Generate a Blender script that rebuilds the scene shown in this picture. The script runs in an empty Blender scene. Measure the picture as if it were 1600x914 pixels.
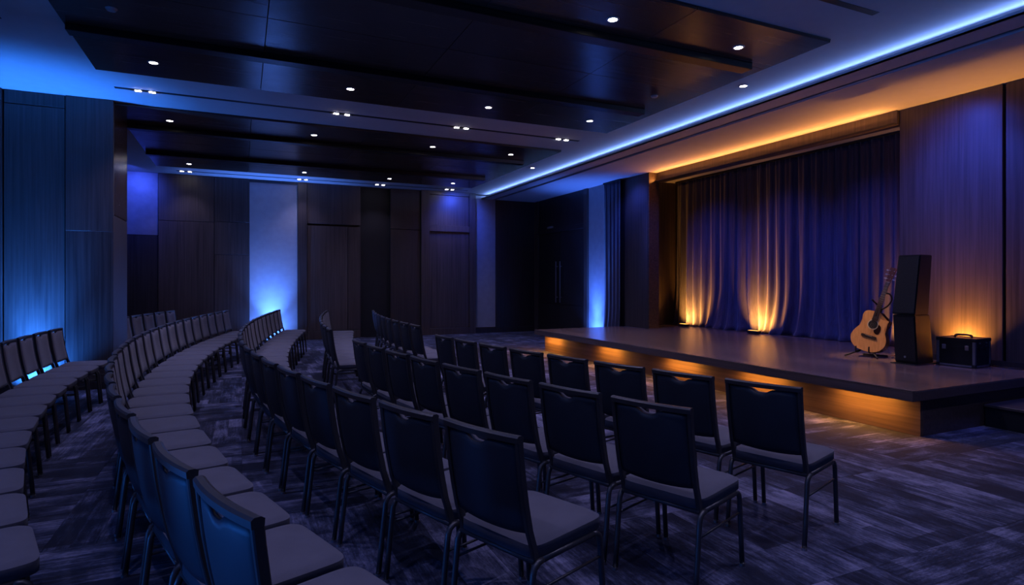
import bpy, bmesh, math, random
from mathutils import Vector, Matrix
random.seed(7)
PI = math.pi
S = bpy.context.scene
COL = S.collection

# ------------------------------------------------------------------ camera, world, exposure
cam_d = bpy.data.cameras.new('camera')
cam_d.sensor_width = 36.0
cam_d.lens = 919.0 / 1600.0 * 36.0
cam_d.shift_y = -17.0 / 1600.0
cam_d.clip_start = 0.05
cam = bpy.data.objects.new('camera', cam_d)
cam.location = (0, 0, 1.48)
cam.rotation_euler = (PI / 2, 0, -math.radians(24.67))
COL.objects.link(cam)
S.camera = cam
W = bpy.data.worlds.new('world'); S.world = W
W.use_nodes = True
W.node_tree.nodes['Background'].inputs[0].default_value = (0.01, 0.02, 0.06, 1)
W.node_tree.nodes['Background'].inputs[1].default_value = 0.3
S.view_settings.view_transform = 'Standard'
S.view_settings.look = 'None'
S.view_settings.gamma = 1.0
S.view_settings.use_curve_mapping = False
S.view_settings.exposure = 0.5
S.cycles.max_bounces = 6
S.cycles.diffuse_bounces = 4
S.cycles.sample_clamp_indirect = 3.0

BLUE = (0.025, 0.20, 1.0)
BLUE2 = (0.045, 0.10, 1.0)
COVE = (0.20, 0.36, 1.0)
ORANGE = (1.0, 0.36, 0.045)
WHITE = (0.57, 0.53, 1.0)

def light(kind, name, loc, power, color, aim=None, parent=None, size=None, size_y=None, angle=90, blend=0.6, radius=0.03, spread=None):
    d = bpy.data.lights.new(name, kind)
    d.energy = power; d.color = color
    if kind == 'SPOT':
        d.spot_size = math.radians(angle); d.spot_blend = blend; d.shadow_soft_size = radius
    elif kind == 'POINT':
        d.shadow_soft_size = radius
    elif kind == 'AREA':
        d.shape = 'RECTANGLE'; d.size = size; d.size_y = size_y
        if spread: d.spread = math.radians(spread)
    o = bpy.data.objects.new(name, d)
    COL.objects.link(o)
    o.location = loc
    if aim is not None:
        if kind == 'AREA':                  # long side runs along the world's Y axis
            z = -Vector(aim).normalized(); y = Vector((0, 1, 0)); x = y.cross(z).normalized()
            o.rotation_euler = Matrix((x, y, z)).transposed().to_euler()
        else:
            o.rotation_euler = Vector(aim).to_track_quat('-Z', 'Y').to_euler()
    if parent is not None: o.parent = parent
    return o

# room: X towards the stage wall, Y towards the far wall
ZM, ZS = 4.0, 3.86            # main ceiling, lower soffit by the stage wall
# cove along the soffit edge: LED line hidden behind the lip
light('AREA', 'cove_light', (6.47, 6.1, 3.925), 46, COVE, aim=(-1, 0, 0.35), size=0.05, size_y=19.4)
# warm strip in the channel on the stage header
light('AREA', 'header_light', (8.215, 7.8, 3.69), 23, (1.0, 0.34, 0.07), aim=(-0.8, 0, 0.55), size=0.03, size_y=5.1)
# blue wash on the left: uplights along the side wall, out of frame
for y in (-1.5, 1.2, 3.6):
    light('SPOT', 'side_wall_uplight', (-4.2, y, 0.25), 280, BLUE, aim=(1, -0.35, 0.9), angle=130, blend=1.0, radius=0.35)
# blue stage wash from the slot in the soffit
for y in (4.4, 6.2, 8.0, 9.8):
    light('SPOT', 'stage_wash', (6.7, y, 3.84), 190, BLUE2, aim=(2.4, 0.0, -2.0), angle=60, blend=1.0, radius=0.06)
for y in (4.6, 6.6, 8.6, 10.2):  # added fill lamps that brighten the deck; the soffit has no such fittings
    light('SPOT', 'stage_fill', (7.3, y, 3.85), 30, WHITE, aim=(0, 0, -1), angle=95, blend=1.0, radius=0.06)
light('SPOT', 'guitar_spot', (6.7, 6.3, 3.84), 260, (1.0, 0.60, 0.30), aim=(0.93, -0.98, -2.95), angle=20, blend=0.8, radius=0.05)
# wall grazers by the soffit / back ceiling
for (p, a, e) in (((7.55, 4.45, 3.80), (0.8, 0, -1), 55), ((5.55, 14.98, 3.96), (0, 0.9, -0.75), 120), ((-2.2, 14.95, 3.96), (0, 0.9, -0.6), 120),
                  ((7.6, 10.8, 3.80), (0.4, 0, -1), 50), ((7.8, 2.6, 3.8), (0.2, 0, -1), 110)):
    light('SPOT', 'wall_grazer', p, e, BLUE2, aim=a, angle=110, blend=1.0, radius=0.12)

# ------------------------------------------------------------------ materials
def new_mat(name):
    m = bpy.data.materials.new(name); m.use_nodes = True
    nt = m.node_tree
    return m, nt, nt.nodes['Principled BSDF']
def N(nt, typ, **kw):
    n = nt.nodes.new(typ)
    for k, v in kw.items(): setattr(n, k, v)
    return n
def L(nt, a, b): nt.links.new(a, b)
def mth(nt, op, a, b=None, c=None):
    n = N(nt, 'ShaderNodeMath', operation=op)
    for i, v in enumerate((a, b, c)):
        if v is None: continue
        if isinstance(v, (int, float)): n.inputs[i].default_value = v
        else: L(nt, v, n.inputs[i])
    return n.outputs[0]
def ramp(nt, fac, stops):
    r = N(nt, 'ShaderNodeValToRGB')
    els = r.color_ramp.elements
    while len(els) < len(stops): els.new(0.5)
    for e, (p, c) in zip(els, stops):
        e.position = p; e.color = (*c, 1)
    L(nt, fac, r.inputs[0])
    return r.outputs[0]
def plain(name, col, rough=0.5, metal=0.0, spec=0.5, bump=0.0, bscale=200.0, sheen=0.0, vary=0.12):
    m, nt, b = new_mat(name)
    b.inputs['Roughness'].default_value = rough
    b.inputs['Metallic'].default_value = metal
    b.inputs['Specular IOR Level'].default_value = spec
    if sheen: b.inputs['Sheen Weight'].default_value = sheen
    tc = N(nt, 'ShaderNodeTexCoord')
    nz = N(nt, 'ShaderNodeTexNoise'); nz.inputs['Scale'].default_value = 7.0; nz.inputs['Detail'].default_value = 4
    L(nt, tc.outputs['Object'], nz.inputs['Vector'])
    lo = tuple(c * (1 - vary) for c in col); hi = tuple(min(1, c * (1 + vary)) for c in col)
    L(nt, ramp(nt, nz.outputs['Fac'], [(0.3, lo), (0.7, hi)]), b.inputs['Base Color'])
    if bump:
        n2 = N(nt, 'ShaderNodeTexNoise'); n2.inputs['Scale'].default_value = bscale; n2.inputs['Detail'].default_value = 3
        L(nt, tc.outputs['Object'], n2.inputs['Vector'])
        bp = N(nt, 'ShaderNodeBump'); bp.inputs['Strength'].default_value = bump; bp.inputs['Distance'].default_value = 0.002
        L(nt, n2.outputs['Fac'], bp.inputs['Height']); L(nt, bp.outputs[0], b.inputs['Normal'])
    return m
def wood(name, dark, lightc, axis='z', rough=0.42, scale=1.0, spec=0.5, coat=0.0):
    m, nt, b = new_mat(name)
    b.inputs['Specular IOR Level'].default_value = spec
    b.inputs['Coat Weight'].default_value = coat
    b.inputs['Coat Roughness'].default_value = 0.15
    g = N(nt, 'ShaderNodeNewGeometry'); oi = N(nt, 'ShaderNodeObjectInfo')
    sc = {'x': (0.7, 34, 34), 'y': (34, 0.7, 34), 'z': (34, 34, 0.7)}[axis]
    mp = N(nt, 'ShaderNodeMapping'); mp.inputs['Scale'].default_value = tuple(s * scale for s in sc)
    va = N(nt, 'ShaderNodeVectorMath', operation='ADD')
    cmb = N(nt, 'ShaderNodeCombineXYZ')
    r10 = mth(nt, 'MULTIPLY', oi.outputs['Random'], 37.0)
    for i in range(3): L(nt, r10, cmb.inputs[i])
    L(nt, g.outputs['Position'], va.inputs[0]); L(nt, cmb.outputs[0], va.inputs[1])
    L(nt, va.outputs[0], mp.inputs['Vector'])
    n1 = N(nt, 'ShaderNodeTexNoise'); n1.inputs['Scale'].default_value = 1.0; n1.inputs['Detail'].default_value = 6; n1.inputs['Roughness'].default_value = 0.65
    n1.inputs['Distortion'].default_value = 0.4
    L(nt, mp.outputs[0], n1.inputs['Vector'])
    tone = mth(nt, 'MULTIPLY_ADD', oi.outputs['Random'], 0.16, -0.08)
    f = mth(nt, 'ADD', n1.outputs['Fac'], tone)
    L(nt, ramp(nt, f, [(0.30, dark), (0.72, lightc)]), b.inputs['Base Color'])
    rr = mth(nt, 'MULTIPLY_ADD', n1.outputs['Fac'], 0.2, rough - 0.1)
    L(nt, rr, b.inputs['Roughness'])
    bp = N(nt, 'ShaderNodeBump'); bp.inputs['Strength'].default_value = 0.12; bp.inputs['Distance'].default_value = 0.002
    L(nt, n1.outputs['Fac'], bp.inputs['Height']); L(nt, bp.outputs[0], b.inputs['Normal'])
    return m
def emit(name, col, strength):
    m, nt, b = new_mat(name)
    b.inputs['Base Color'].default_value = (*col, 1)
    b.inputs['Emission Color'].default_value = (*col, 1)
    b.inputs['Emission Strength'].default_value = strength
    return m
def carpet():
    m, nt, b = new_mat('carpet')
    b.inputs['Roughness'].default_value = 0.95
    b.inputs['Specular IOR Level'].default_value = 0.15
    b.inputs['Sheen Weight'].default_value = 0.1
    g = N(nt, 'ShaderNodeNewGeometry'); sp = N(nt, 'ShaderNodeSeparateXYZ'); L(nt, g.outputs['Position'], sp.inputs[0])
    x, y = sp.outputs[0], sp.outputs[1]
    fi, fj = mth(nt, 'FLOOR', x), mth(nt, 'FLOOR', y)
    hsh = mth(nt, 'ADD', mth(nt, 'ADD', mth(nt, 'MULTIPLY', fi, 3.0), mth(nt, 'MULTIPLY', fj, 5.0)), mth(nt, 'MULTIPLY', mth(nt, 'MULTIPLY', fi, fj), 2.0))
    par = mth(nt, 'GREATER_THAN', mth(nt, 'FLOORED_MODULO', mth(nt, 'ADD', hsh, 0.1), 7.0), 3.5)
    inv = mth(nt, 'SUBTRACT', 1.0, par)
    along = mth(nt, 'ADD', mth(nt, 'MULTIPLY', x, par), mth(nt, 'MULTIPLY', y, inv))
    across = mth(nt, 'ADD', mth(nt, 'MULTIPLY', y, par), mth(nt, 'MULTIPLY', x, inv))
    # plank id
    pid = N(nt, 'ShaderNodeCombineXYZ')
    L(nt, mth(nt, 'FLOOR', along), pid.inputs[0]); L(nt, mth(nt, 'FLOOR', mth(nt, 'MULTIPLY', across, 4.0)), pid.inputs[1]); L(nt, par, pid.inputs[2])
    wn = N(nt, 'ShaderNodeTexWhiteNoise', noise_dimensions='3D'); L(nt, pid.outputs[0], wn.inputs['Vector'])
    rnd = wn.outputs['Value']
    def streak(sa_, sc_, off, det):
        c = N(nt, 'ShaderNodeCombineXYZ')
        L(nt, mth(nt, 'MULTIPLY', along, sa_), c.inputs[0]); L(nt, mth(nt, 'MULTIPLY', across, sc_), c.inputs[1]); L(nt, mth(nt, 'MULTIPLY_ADD', rnd, 50.0, off), c.inputs[2])
        n = N(nt, 'ShaderNodeTexNoise'); n.inputs['Scale'].default_value = 1.0; n.inputs['Detail'].default_value = det; n.inputs['Roughness'].default_value = 0.6
        L(nt, c.outputs[0], n.inputs['Vector'])
        return n.outputs['Fac']
    s1 = streak(2.2, 46.0, 0.0, 3); s2 = streak(3.0, 6.0, 9.0, 3); s3 = streak(40.0, 110.0, 4.0, 2)
    f = mth(nt, 'ADD', mth(nt, 'MULTIPLY', s1, 0.42), mth(nt, 'MULTIPLY', s2, 0.62))
    f = mth(nt, 'ADD', f, mth(nt, 'MULTIPLY', s3, 0.26))
    sub = N(nt, 'ShaderNodeCombineXYZ')
    L(nt, mth(nt, 'FLOOR', mth(nt, 'MULTIPLY_ADD', along, 2.7, mth(nt, 'MULTIPLY', rnd, 3.0))), sub.inputs[0]); L(nt, mth(nt, 'FLOOR', mth(nt, 'MULTIPLY', across, 8.0)), sub.inputs[1]); L(nt, par, sub.inputs[2])
    w2 = N(nt, 'ShaderNodeTexWhiteNoise', noise_dimensions='3D'); L(nt, sub.outputs[0], w2.inputs['Vector'])
    f = mth(nt, 'ADD', f, mth(nt, 'MULTIPLY_ADD', w2.outputs['Value'], 0.15, -0.075))
    # worn mottling that runs across the planks
    nm = N(nt, 'ShaderNodeTexNoise'); nm.inputs['Scale'].default_value = 2.3; nm.inputs['Detail'].default_value = 5; nm.inputs['Roughness'].default_value = 0.7
    L(nt, g.outputs['Position'], nm.inputs['Vector'])
    f = mth(nt, 'ADD', f, mth(nt, 'MULTIPLY_ADD', nm.outputs['Fac'], 0.34, -0.17))
    f = mth(nt, 'ADD', f, mth(nt, 'MULTIPLY_ADD', rnd, 0.16, -0.24))
    col = ramp(nt, f, [(0.38, (0.010, 0.013, 0.030)), (0.48, (0.028, 0.034, 0.068)), (0.56, (0.070, 0.078, 0.138)), (0.70, (0.20, 0.205, 0.32))])
    L(nt, col, b.inputs['Base Color'])
    n2 = N(nt, 'ShaderNodeTexNoise'); n2.inputs['Scale'].default_value = 260; n2.inputs['Detail'].default_value = 2
    L(nt, g.outputs['Position'], n2.inputs['Vector'])
    bp = N(nt, 'ShaderNodeBump'); bp.inputs['Strength'].default_value = 0.5; bp.inputs['Distance'].default_value = 0.004
    L(nt, n2.outputs['Fac'], bp.inputs['Height']); L(nt, bp.outputs[0], b.inputs['Normal'])
    return m

M = {}
M['panel'] = wood('dark_oak_panel', (0.037, 0.029, 0.029), (0.092, 0.072, 0.070), 'z', 0.42)
M['panel_dark'] = wood('smoked_oak_panel', (0.018, 0.016, 0.018), (0.044, 0.037, 0.040), 'z', 0.40)
M['coffer'] = wood('ceiling_walnut', (0.028, 0.018, 0.015), (0.070, 0.045, 0.036), 'x', 0.24)
M['beam'] = wood('ceiling_beam_wood', (0.004, 0.0035, 0.004), (0.010, 0.008, 0.008), 'x', 0.35)
M['deck'] = wood('stage_board', (0.11, 0.070, 0.060), (0.25, 0.160, 0.135), 'y', 0.22, 0.8)
M['deck_edge'] = wood('stage_edge', (0.05, 0.036, 0.036), (0.11, 0.08, 0.078), 'y', 0.4, 0.8)
M['fascia'] = wood('stage_fascia', (0.05, 0.033, 0.026), (0.14, 0.095, 0.07), 'y', 0.5, 0.7)
M['black'] = plain('matt_black', (0.006, 0.006, 0.008), 0.6)
M['void'] = plain('dark_recess', (0.004, 0.004, 0.006), 0.7)
M['ceiling'] = plain('ceiling_paint', (0.50, 0.50, 0.52), 0.85, vary=0.03, bump=0.05)
M['paper'] = plain('pale_wallcovering', (0.34, 0.34, 0.36), 0.75, vary=0.06, bump=0.15, bscale=90)
M['plaster'] = plain('dark_plaster', (0.05, 0.05, 0.06), 0.8)
M['blue_panel'] = plain('grey_wall_panel', (0.16, 0.16, 0.18), 0.5)
M['carpet'] = carpet()
M['underlay'] = plain('underlay', (0.012, 0.012, 0.015), 0.9)
M['fabric'] = plain('charcoal_fabric', (0.104, 0.102, 0.128), 0.9, spec=0.2, bump=0.35, bscale=420, sheen=0.15, vary=0.1)
M['vinyl'] = plain('navy_vinyl', (0.016, 0.024, 0.037), 0.55, spec=0.5, bump=0.06, bscale=300)
M['frame'] = plain('black_metal', (0.026, 0.026, 0.030), 0.42, metal=0.0, spec=0.7)
M['glide'] = plain('steel_glide', (0.45, 0.44, 0.46), 0.35, metal=1.0)
M['chrome'] = plain('brushed_steel', (0.6, 0.6, 0.63), 0.45, metal=1.0)
M['alu'] = plain('aluminium_edge', (0.50, 0.52, 0.58), 0.32, metal=1.0)
M['lens'] = emit('downlight_lens', (1.0, 0.90, 0.90), 22.0)
M['trim'] = plain('light_trim', (0.25, 0.25, 0.27), 0.5)
M['lens_blue'] = emit('uplight_lens_blue', (0.1, 0.35, 1.0), 2.0)
M['lens_orange'] = emit('uplight_lens_orange', (1.0, 0.45, 0.08), 1.5)

def velvet():
    m, nt, b = new_mat('navy_velvet')
    b.inputs['Roughness'].default_value = 0.75
    b.inputs['Sheen Weight'].default_value = 0.35
    b.inputs['Sheen Roughness'].default_value = 0.4
    g = N(nt, 'ShaderNodeNewGeometry')
    mp = N(nt, 'ShaderNodeMapping'); mp.inputs['Scale'].default_value = (60, 60, 3)
    L(nt, g.outputs['Position'], mp.inputs['Vector'])
    n1 = N(nt, 'ShaderNodeTexNoise'); n1.inputs['Scale'].default_value = 1.0; n1.inputs['Detail'].default_value = 4
    L(nt, mp.outputs[0], n1.inputs['Vector'])
    L(nt, ramp(nt, n1.outputs['Fac'], [(0.3, (0.030, 0.030, 0.062)), (0.7, (0.054, 0.054, 0.105))]), b.inputs['Base Color'])
    return m
M['velvet'] = velvet()

# ------------------------------------------------------------------ mesh helpers
def obj(name, me, mat, parent=None, loc=None):
    o = bpy.data.objects.new(name, me)
    if mat is not None and len(me.materials) == 0: me.materials.append(M[mat] if isinstance(mat, str) else mat)
    if parent is not None: o.parent = parent
    if loc is not None: o.location = loc
    COL.objects.link(o)
    return o
def box_mesh(name, x0, x1, y0, y1, z0, z1, bev=0.0, seg=1):
    bm = bmesh.new()
    add_box(bm, x0, x1, y0, y1, z0, z1)
    if bev:
        bmesh.ops.bevel(bm, geom=bm.edges[:], offset=bev, segments=seg, affect='EDGES', profile=0.6)
    return finish(bm, name, smooth=seg > 1)
def add_box(bm, x0, x1, y0, y1, z0, z1, mat=None):
    v = [bm.verts.new(p) for p in ((x0, y0, z0), (x1, y0, z0), (x1, y1, z0), (x0, y1, z0), (x0, y0, z1), (x1, y0, z1), (x1, y1, z1), (x0, y1, z1))]
    if mat is not None:
        for q in v: q.co = mat @ q.co
    for f in ((3, 2, 1, 0), (4, 5, 6, 7), (0, 1, 5, 4), (1, 2, 6, 5), (2, 3, 7, 6), (3, 0, 4, 7)):
        bm.faces.new([v[i] for i in f])
def finish(bm, name, smooth=False):
    me = bpy.data.meshes.new(name)
    bmesh.ops.recalc_face_normals(bm, faces=bm.faces[:])
    bm.to_mesh(me); bm.free()
    if smooth:
        for p in me.polygons: p.use_smooth = True
    return me
def box(name, b, mat, parent=None, bev=0.0, seg=1):
    return obj(name, box_mesh(name, *b, bev=bev, seg=seg), mat, parent)
def add_tube(bm, pts, r, n=8, cap=True, sq=1.0):
    pts = [Vector(p) for p in pts]
    rs = r if isinstance(r, (list, tuple)) else [r] * len(pts)
    rings = []
    t0 = (pts[1] - pts[0]).normalized()
    up = Vector((0, 0, 1)) if abs(t0.z) < 0.9 else Vector((1, 0, 0))
    u = t0.cross(up).normalized()
    for i, p in enumerate(pts):
        if i == 0: t = pts[1] - pts[0]
        elif i == len(pts) - 1: t = pts[-1] - pts[-2]
        else: t = (pts[i + 1] - p).normalized() + (p - pts[i - 1]).normalized()
        t.normalize()
        u = (u - t * u.dot(t)).normalized(); w = t.cross(u)
        rings.append([bm.verts.new(p + (u * math.cos(2 * PI * k / n) + w * sq * math.sin(2 * PI * k / n)) * rs[i]) for k in range(n)])
    for a, b in zip(rings, rings[1:]):
        for k in range(n):
            bm.faces.new((a[k], a[(k + 1) % n], b[(k + 1) % n], b[k]))
    if cap:
        bm.faces.new(rings[0][::-1]); bm.faces.new(rings[-1])
def tube_mesh(name, pts, r, n=8, sq=1.0):
    bm = bmesh.new(); add_tube(bm, pts, r, n, sq=sq)
    return finish(bm, name, True)
def smooth_path(pts, k=6):
    P = [Vector(p) for p in pts]; P = [2 * P[0] - P[1]] + P + [2 * P[-1] - P[-2]]
    out = []
    for i in range(1, len(P) - 2):
        for j in range(k):
            t = j / k
            a, b, c, d = P[i - 1], P[i], P[i + 1], P[i + 2]
            out.append(0.5 * ((2 * b) + (c - a) * t + (2 * a - 5 * b + 4 * c - d) * t * t + (3 * b - a - 3 * c + d) * t ** 3))
    out.append(P[-2])
    return out
def add_disc(bm, c, r, h, n=20, r2=None):
    r2 = r if r2 is None else r2
    a = [bm.verts.new((c[0] + r * math.cos(2 * PI * k / n), c[1] + r * math.sin(2 * PI * k / n), c[2])) for k in range(n)]
    b = [bm.verts.new((c[0] + r2 * math.cos(2 * PI * k / n), c[1] + r2 * math.sin(2 * PI * k / n), c[2] + h)) for k in range(n)]
    for k in range(n): bm.faces.new((a[k], a[(k + 1) % n], b[(k + 1) % n], b[k]))
    bm.faces.new(a[::-1]); bm.faces.new(b)
def disc_mesh(name, c, r, h, n=20, r2=None):
    bm = bmesh.new(); add_disc(bm, c, r, h, n, r2); return finish(bm, name)
def thing(name, label, cat, loc=(0, 0, 0), rotz=0.0, group=None):
    o = bpy.data.objects.new(name, None); o.empty_display_size = 0.1
    COL.objects.link(o); o.location = loc; o.rotation_euler = (0, 0, rotz)
    o['label'] = label; o['category'] = cat
    if group: o['group'] = group
    return o
def tag(o, label, cat, group=None):
    o['label'] = label; o['category'] = cat
    if group: o['group'] = group
    return o
def struct(o, label=None):
    o['kind'] = 'structure'
    if label: o['label'] = label
    return o
def copy_tree(o, parent=None):
    c = o.copy(); COL.objects.link(c)
    if parent is not None: c.parent = parent
    for ch in o.children: copy_tree(ch, c)
    return c

# ------------------------------------------------------------------ floor
XL, XR, YF, YB = -4.6, 8.3, -3.6, 15.8
floor = struct(box('floor', (XL, 10.0, YF, 17.2, -0.2, -0.008), 'underlay'), 'patterned carpet floor laid in streaked plank tiles')
pl_x = box_mesh('carpet_tile', 0.0008, 0.9992, 0.0008, 0.2492, -0.008, 0.0)
pl_y = box_mesh('carpet_tile', 0.0008, 0.2492, 0.0008, 0.9992, -0.008, 0.0)
pl_x.materials.append(M['carpet']); pl_y.materials.append(M['carpet'])
ca, sa = math.cos(math.radians(24.67)), math.sin(math.radians(24.67))
cells = []
for i in range(-5, 9):
    for j in range(-4, 17):
        par = 1 if (3 * i + 5 * j + 2 * i * j + 0.1) % 7 > 3.5 else 0
        for q in range(4):
            cx, cy = (i + 0.5, j + 0.125 + q * 0.25) if par else (i + 0.125 + q * 0.25, j + 0.5)
            if cx > 8.25 or cy > 15.8 or cx < XL: continue
            if cx > 6.0 and 3.6 < cy < 11.0: continue
            d = cx * sa + cy * ca; l = cx * ca - cy * sa
            vis = d > 2.3 and abs(l / d) < 0.93
            cells.append((0 if vis else 1, d, i, j, q, par))
cells.sort()
rest = bmesh.new()
for n, (nv, d, i, j, q, par) in enumerate(cells):
    loc = (i, j + q * 0.25, 0) if par else (i + q * 0.25, j, 0)
    if n < 300 and nv == 0:
        obj('carpet_tile', pl_x if par else pl_y, None, floor, loc)
    else:
        a = (0.0008, 0.9992, 0.0008, 0.2492) if par else (0.0008, 0.2492, 0.0008, 0.9992)
        add_box(rest, loc[0] + a[0], loc[0] + a[1], loc[1] + a[2], loc[1] + a[3], -0.008, 0.0)
ro = obj('carpet_tiles', finish(rest, 'carpet_tiles'), 'carpet', floor); ro['kind'] = 'stuff'

# ------------------------------------------------------------------ ceiling
ceil = struct(box('ceiling', (XL, 6.62, YF, 15.9, ZM, ZM + 0.15), 'ceiling'), 'white plaster ceiling around the dark wood coffers')
soffit_bm = bmesh.new()
add_box(soffit_bm, 6.30, 6.64, YF, 15.9, ZS, ZS + 0.015)          # pocket bottom, up to the slot
add_box(soffit_bm, 6.735, 10.0, YF, 15.9, ZS, ZS + 0.02)           # wide underside
add_box(soffit_bm, 6.30, 6.325, YF, 15.9, ZS, ZS + 0.04)         # lip
add_box(soffit_bm, 6.62, 6.64, YF, 15.9, ZS, ZM + 0.1)            # pocket back
add_box(soffit_bm, 6.62, 10.0, YF, 15.9, ZM + 0.02, ZM + 0.15)
soffit = struct(obj('ceiling_soffit', finish(soffit_bm, 'ceiling_soffit'), 'ceiling'), 'lower white soffit along the stage wall with a lit cove edge')
box('slot_liner', (6.64, 6.735, YF, 15.85, ZS + 0.05, ZS + 0.06), 'black', soffit)
box('slot_bar', (6.68, 6.69, YF, 15.85, ZS + 0.004, ZS + 0.05), 'trim', soffit)
def coffer(name, x0, x1, y0, y1, beams, xs, label):
    root = struct(box(name, (x0, x1, y0, y1, ZM - 0.012, ZM - 0.001), 'black'), label)
    ys = [y0] + beams + [y1]
    for a, b in zip(ys, ys[1:]):
        subs = [a, b] if b - a < 1.4 else [a, (a + b) / 2, b]
        for c, d in zip(subs, subs[1:]):
            for e, f in zip(xs, xs[1:]):
                box('panel', (e + 0.003, f - 0.003, c + 0.003, d - 0.003, ZM - 0.035, ZM - 0.011), 'coffer', root, bev=0.002)
    for yb in beams:
        box('beam', (x0 + 0.02, x1 - 0.28, yb - 0.08, yb + 0.08, ZM - 0.105, ZM - 0.0352), 'beam', root, bev=0.004)
    return root
cof1 = coffer('ceiling_coffer', -1.56, 5.56, 4.17, 8.30, [5.02, 6.98], [-1.56, 0.22, 2.0, 3.78, 5.56], 'near dark wood ceiling coffer with black cross beams')
cof2 = coffer('ceiling_coffer', -1.68, 5.56, 9.84, 14.66, [10.98, 13.1], [-1.68, 0.13, 1.94, 3.75, 5.56], 'far dark wood ceiling coffer with black cross beams')
for (x0, x1, y) in ((-1.5, 5.49, 9.08), (-1.35, 5.68, 15.3), (-1.5, 5.42, 3.60)):
    box('slot', (x0, x1, y - 0.035, y + 0.035, ZM - 0.004, ZM - 0.0005), 'black', ceil)
box('slot', (-2.6, -2.09, 7.09, 7.16, ZM - 0.004, ZM - 0.0005), 'black', ceil)

lens_me = disc_mesh('lens', (0, 0, -0.008), 0.042, 0.004); lens_me.materials.append(M['lens'])
def ring_mesh(name, r0, r1, h, n=24):
    bm = bmesh.new()
    a = []
    for r, z in ((r0, 0.0), (r0, -h * 0.5), (r0 + (r1 - r0) * 0.3, -h), (r1, -h * 0.4), (r1, 0.0)):
        a.append([bm.verts.new((r * math.cos(2 * PI * k / n), r * math.sin(2 * PI * k / n), z)) for k in range(n)])
    for p, q in zip(a, a[1:]):
        for k in range(n): bm.faces.new((p[k], p[(k + 1) % n], q[(k + 1) % n], q[k]))
    return finish(bm, name, True)
ring_me = ring_mesh('trim_ring', 0.042, 0.062, 0.012); ring_me.materials.append(M['trim'])
def downlight(x, y, z, label, power=60, lit=True):
    t = thing('downlight', label, 'downlight', (x, y, z), 0, 'round recessed ceiling downlights')
    obj('trim_ring', ring_me, None, t); 
    if lit:
        obj('lens', lens_me, None, t)
        light('SPOT', 'downlight_lamp', (0, 0, -0.02), power, WHITE, aim=(0, 0, -1), parent=t, angle=112, blend=0.9, radius=0.04)
    return t
ORD = ['first', 'second', 'third', 'fourth', 'fifth', 'sixth', 'seventh', 'eighth', 'ninth', 'tenth', 'eleventh', 'twelfth', 'thirteenth', 'fourteenth']
for k, x in enumerate((-0.91, 1.27, 3.19, 4.88)):
    downlight(x, 7.75, ZM - 0.035, f'round white downlight, {ORD[k]} from left along the near coffer far edge')
downlight(4.78, 4.66, ZM - 0.035, 'round white downlight alone in the near right corner of the near coffer')
for k, x in enumerate((-1.01, 1.11, 3.19, 4.77)):
    downlight(x, 10.44, ZM - 0.035, f'round white downlight, {ORD[k]} from left along the far coffer near edge')
for k, x in enumerate((-1.01, 1.29, 3.23, 4.84)):
    downlight(x, 14.1, ZM - 0.035, f'round white downlight, {ORD[k]} from left along the far coffer far edge')
downlight(5.86, 5.63, ZM, 'round white downlight in the white ceiling beside the cove, nearer one')
downlight(5.84, 11.63, ZM, 'round white downlight in the white ceiling beside the cove, farther one')
# the same grid goes on over the near seats, above the frame
for k, x in enumerate((-0.91, 1.27, 3.19)):
    downlight(x, 4.66, ZM - 0.035, f'round white downlight above the frame over the near seats, {ORD[k]} from left')
for k, x in enumerate((-0.9, 1.3, 3.2, 5.2)):
    downlight(x, 1.6, ZM, f'round white downlight in the ceiling above the camera, {ORD[k]} from left', power=60)
sens = disc_mesh('cap', (0, 0, -0.02), 0.035, 0.02, r2=0.05); sens.materials.append(M['trim'])
for x, y, lb in ((-1.08, 6.39, 'small grey ceiling sensor at the left of the near coffer'), (5.02, 6.36, 'small grey ceiling sensor at the right of the near coffer')):
    tag(obj('ceiling_sensor', sens, None, None, (x, y, ZM - 0.035)), lb, 'sensor')
twin_me = box_mesh('lens', -0.034, 0.034, -0.022, 0.022, -0.012, -0.004); twin_me.materials.append(M['lens'])
hous_me = box_mesh('housing', -0.17, 0.17, -0.03, 0.03, -0.005, 0.0); hous_me.materials.append(M['black'])
for y, nm, p in ((9.08, 'between the two coffers', 40), (15.3, 'near the back wall', 26)):
    for k, x in enumerate((-1.16, 1.36, 3.26, 5.15)):
        t = thing('twin_spotlight', f'twin white spotlight in the ceiling slot {nm}, {ORD[k]} from left', 'spotlight', (x, y, ZM - 0.004), 0, 'twin spotlights in ceiling slots')
        obj('housing', hous_me, None, t)
        for s in (-0.08, 0.08): obj('lens', twin_me, None, t, (s, 0, 0))
        light('SPOT', 'twin_lamp', (0, 0, -0.03), p, WHITE, aim=(0, 0, -1), parent=t, angle=100, blend=0.9, radius=0.05)

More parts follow.
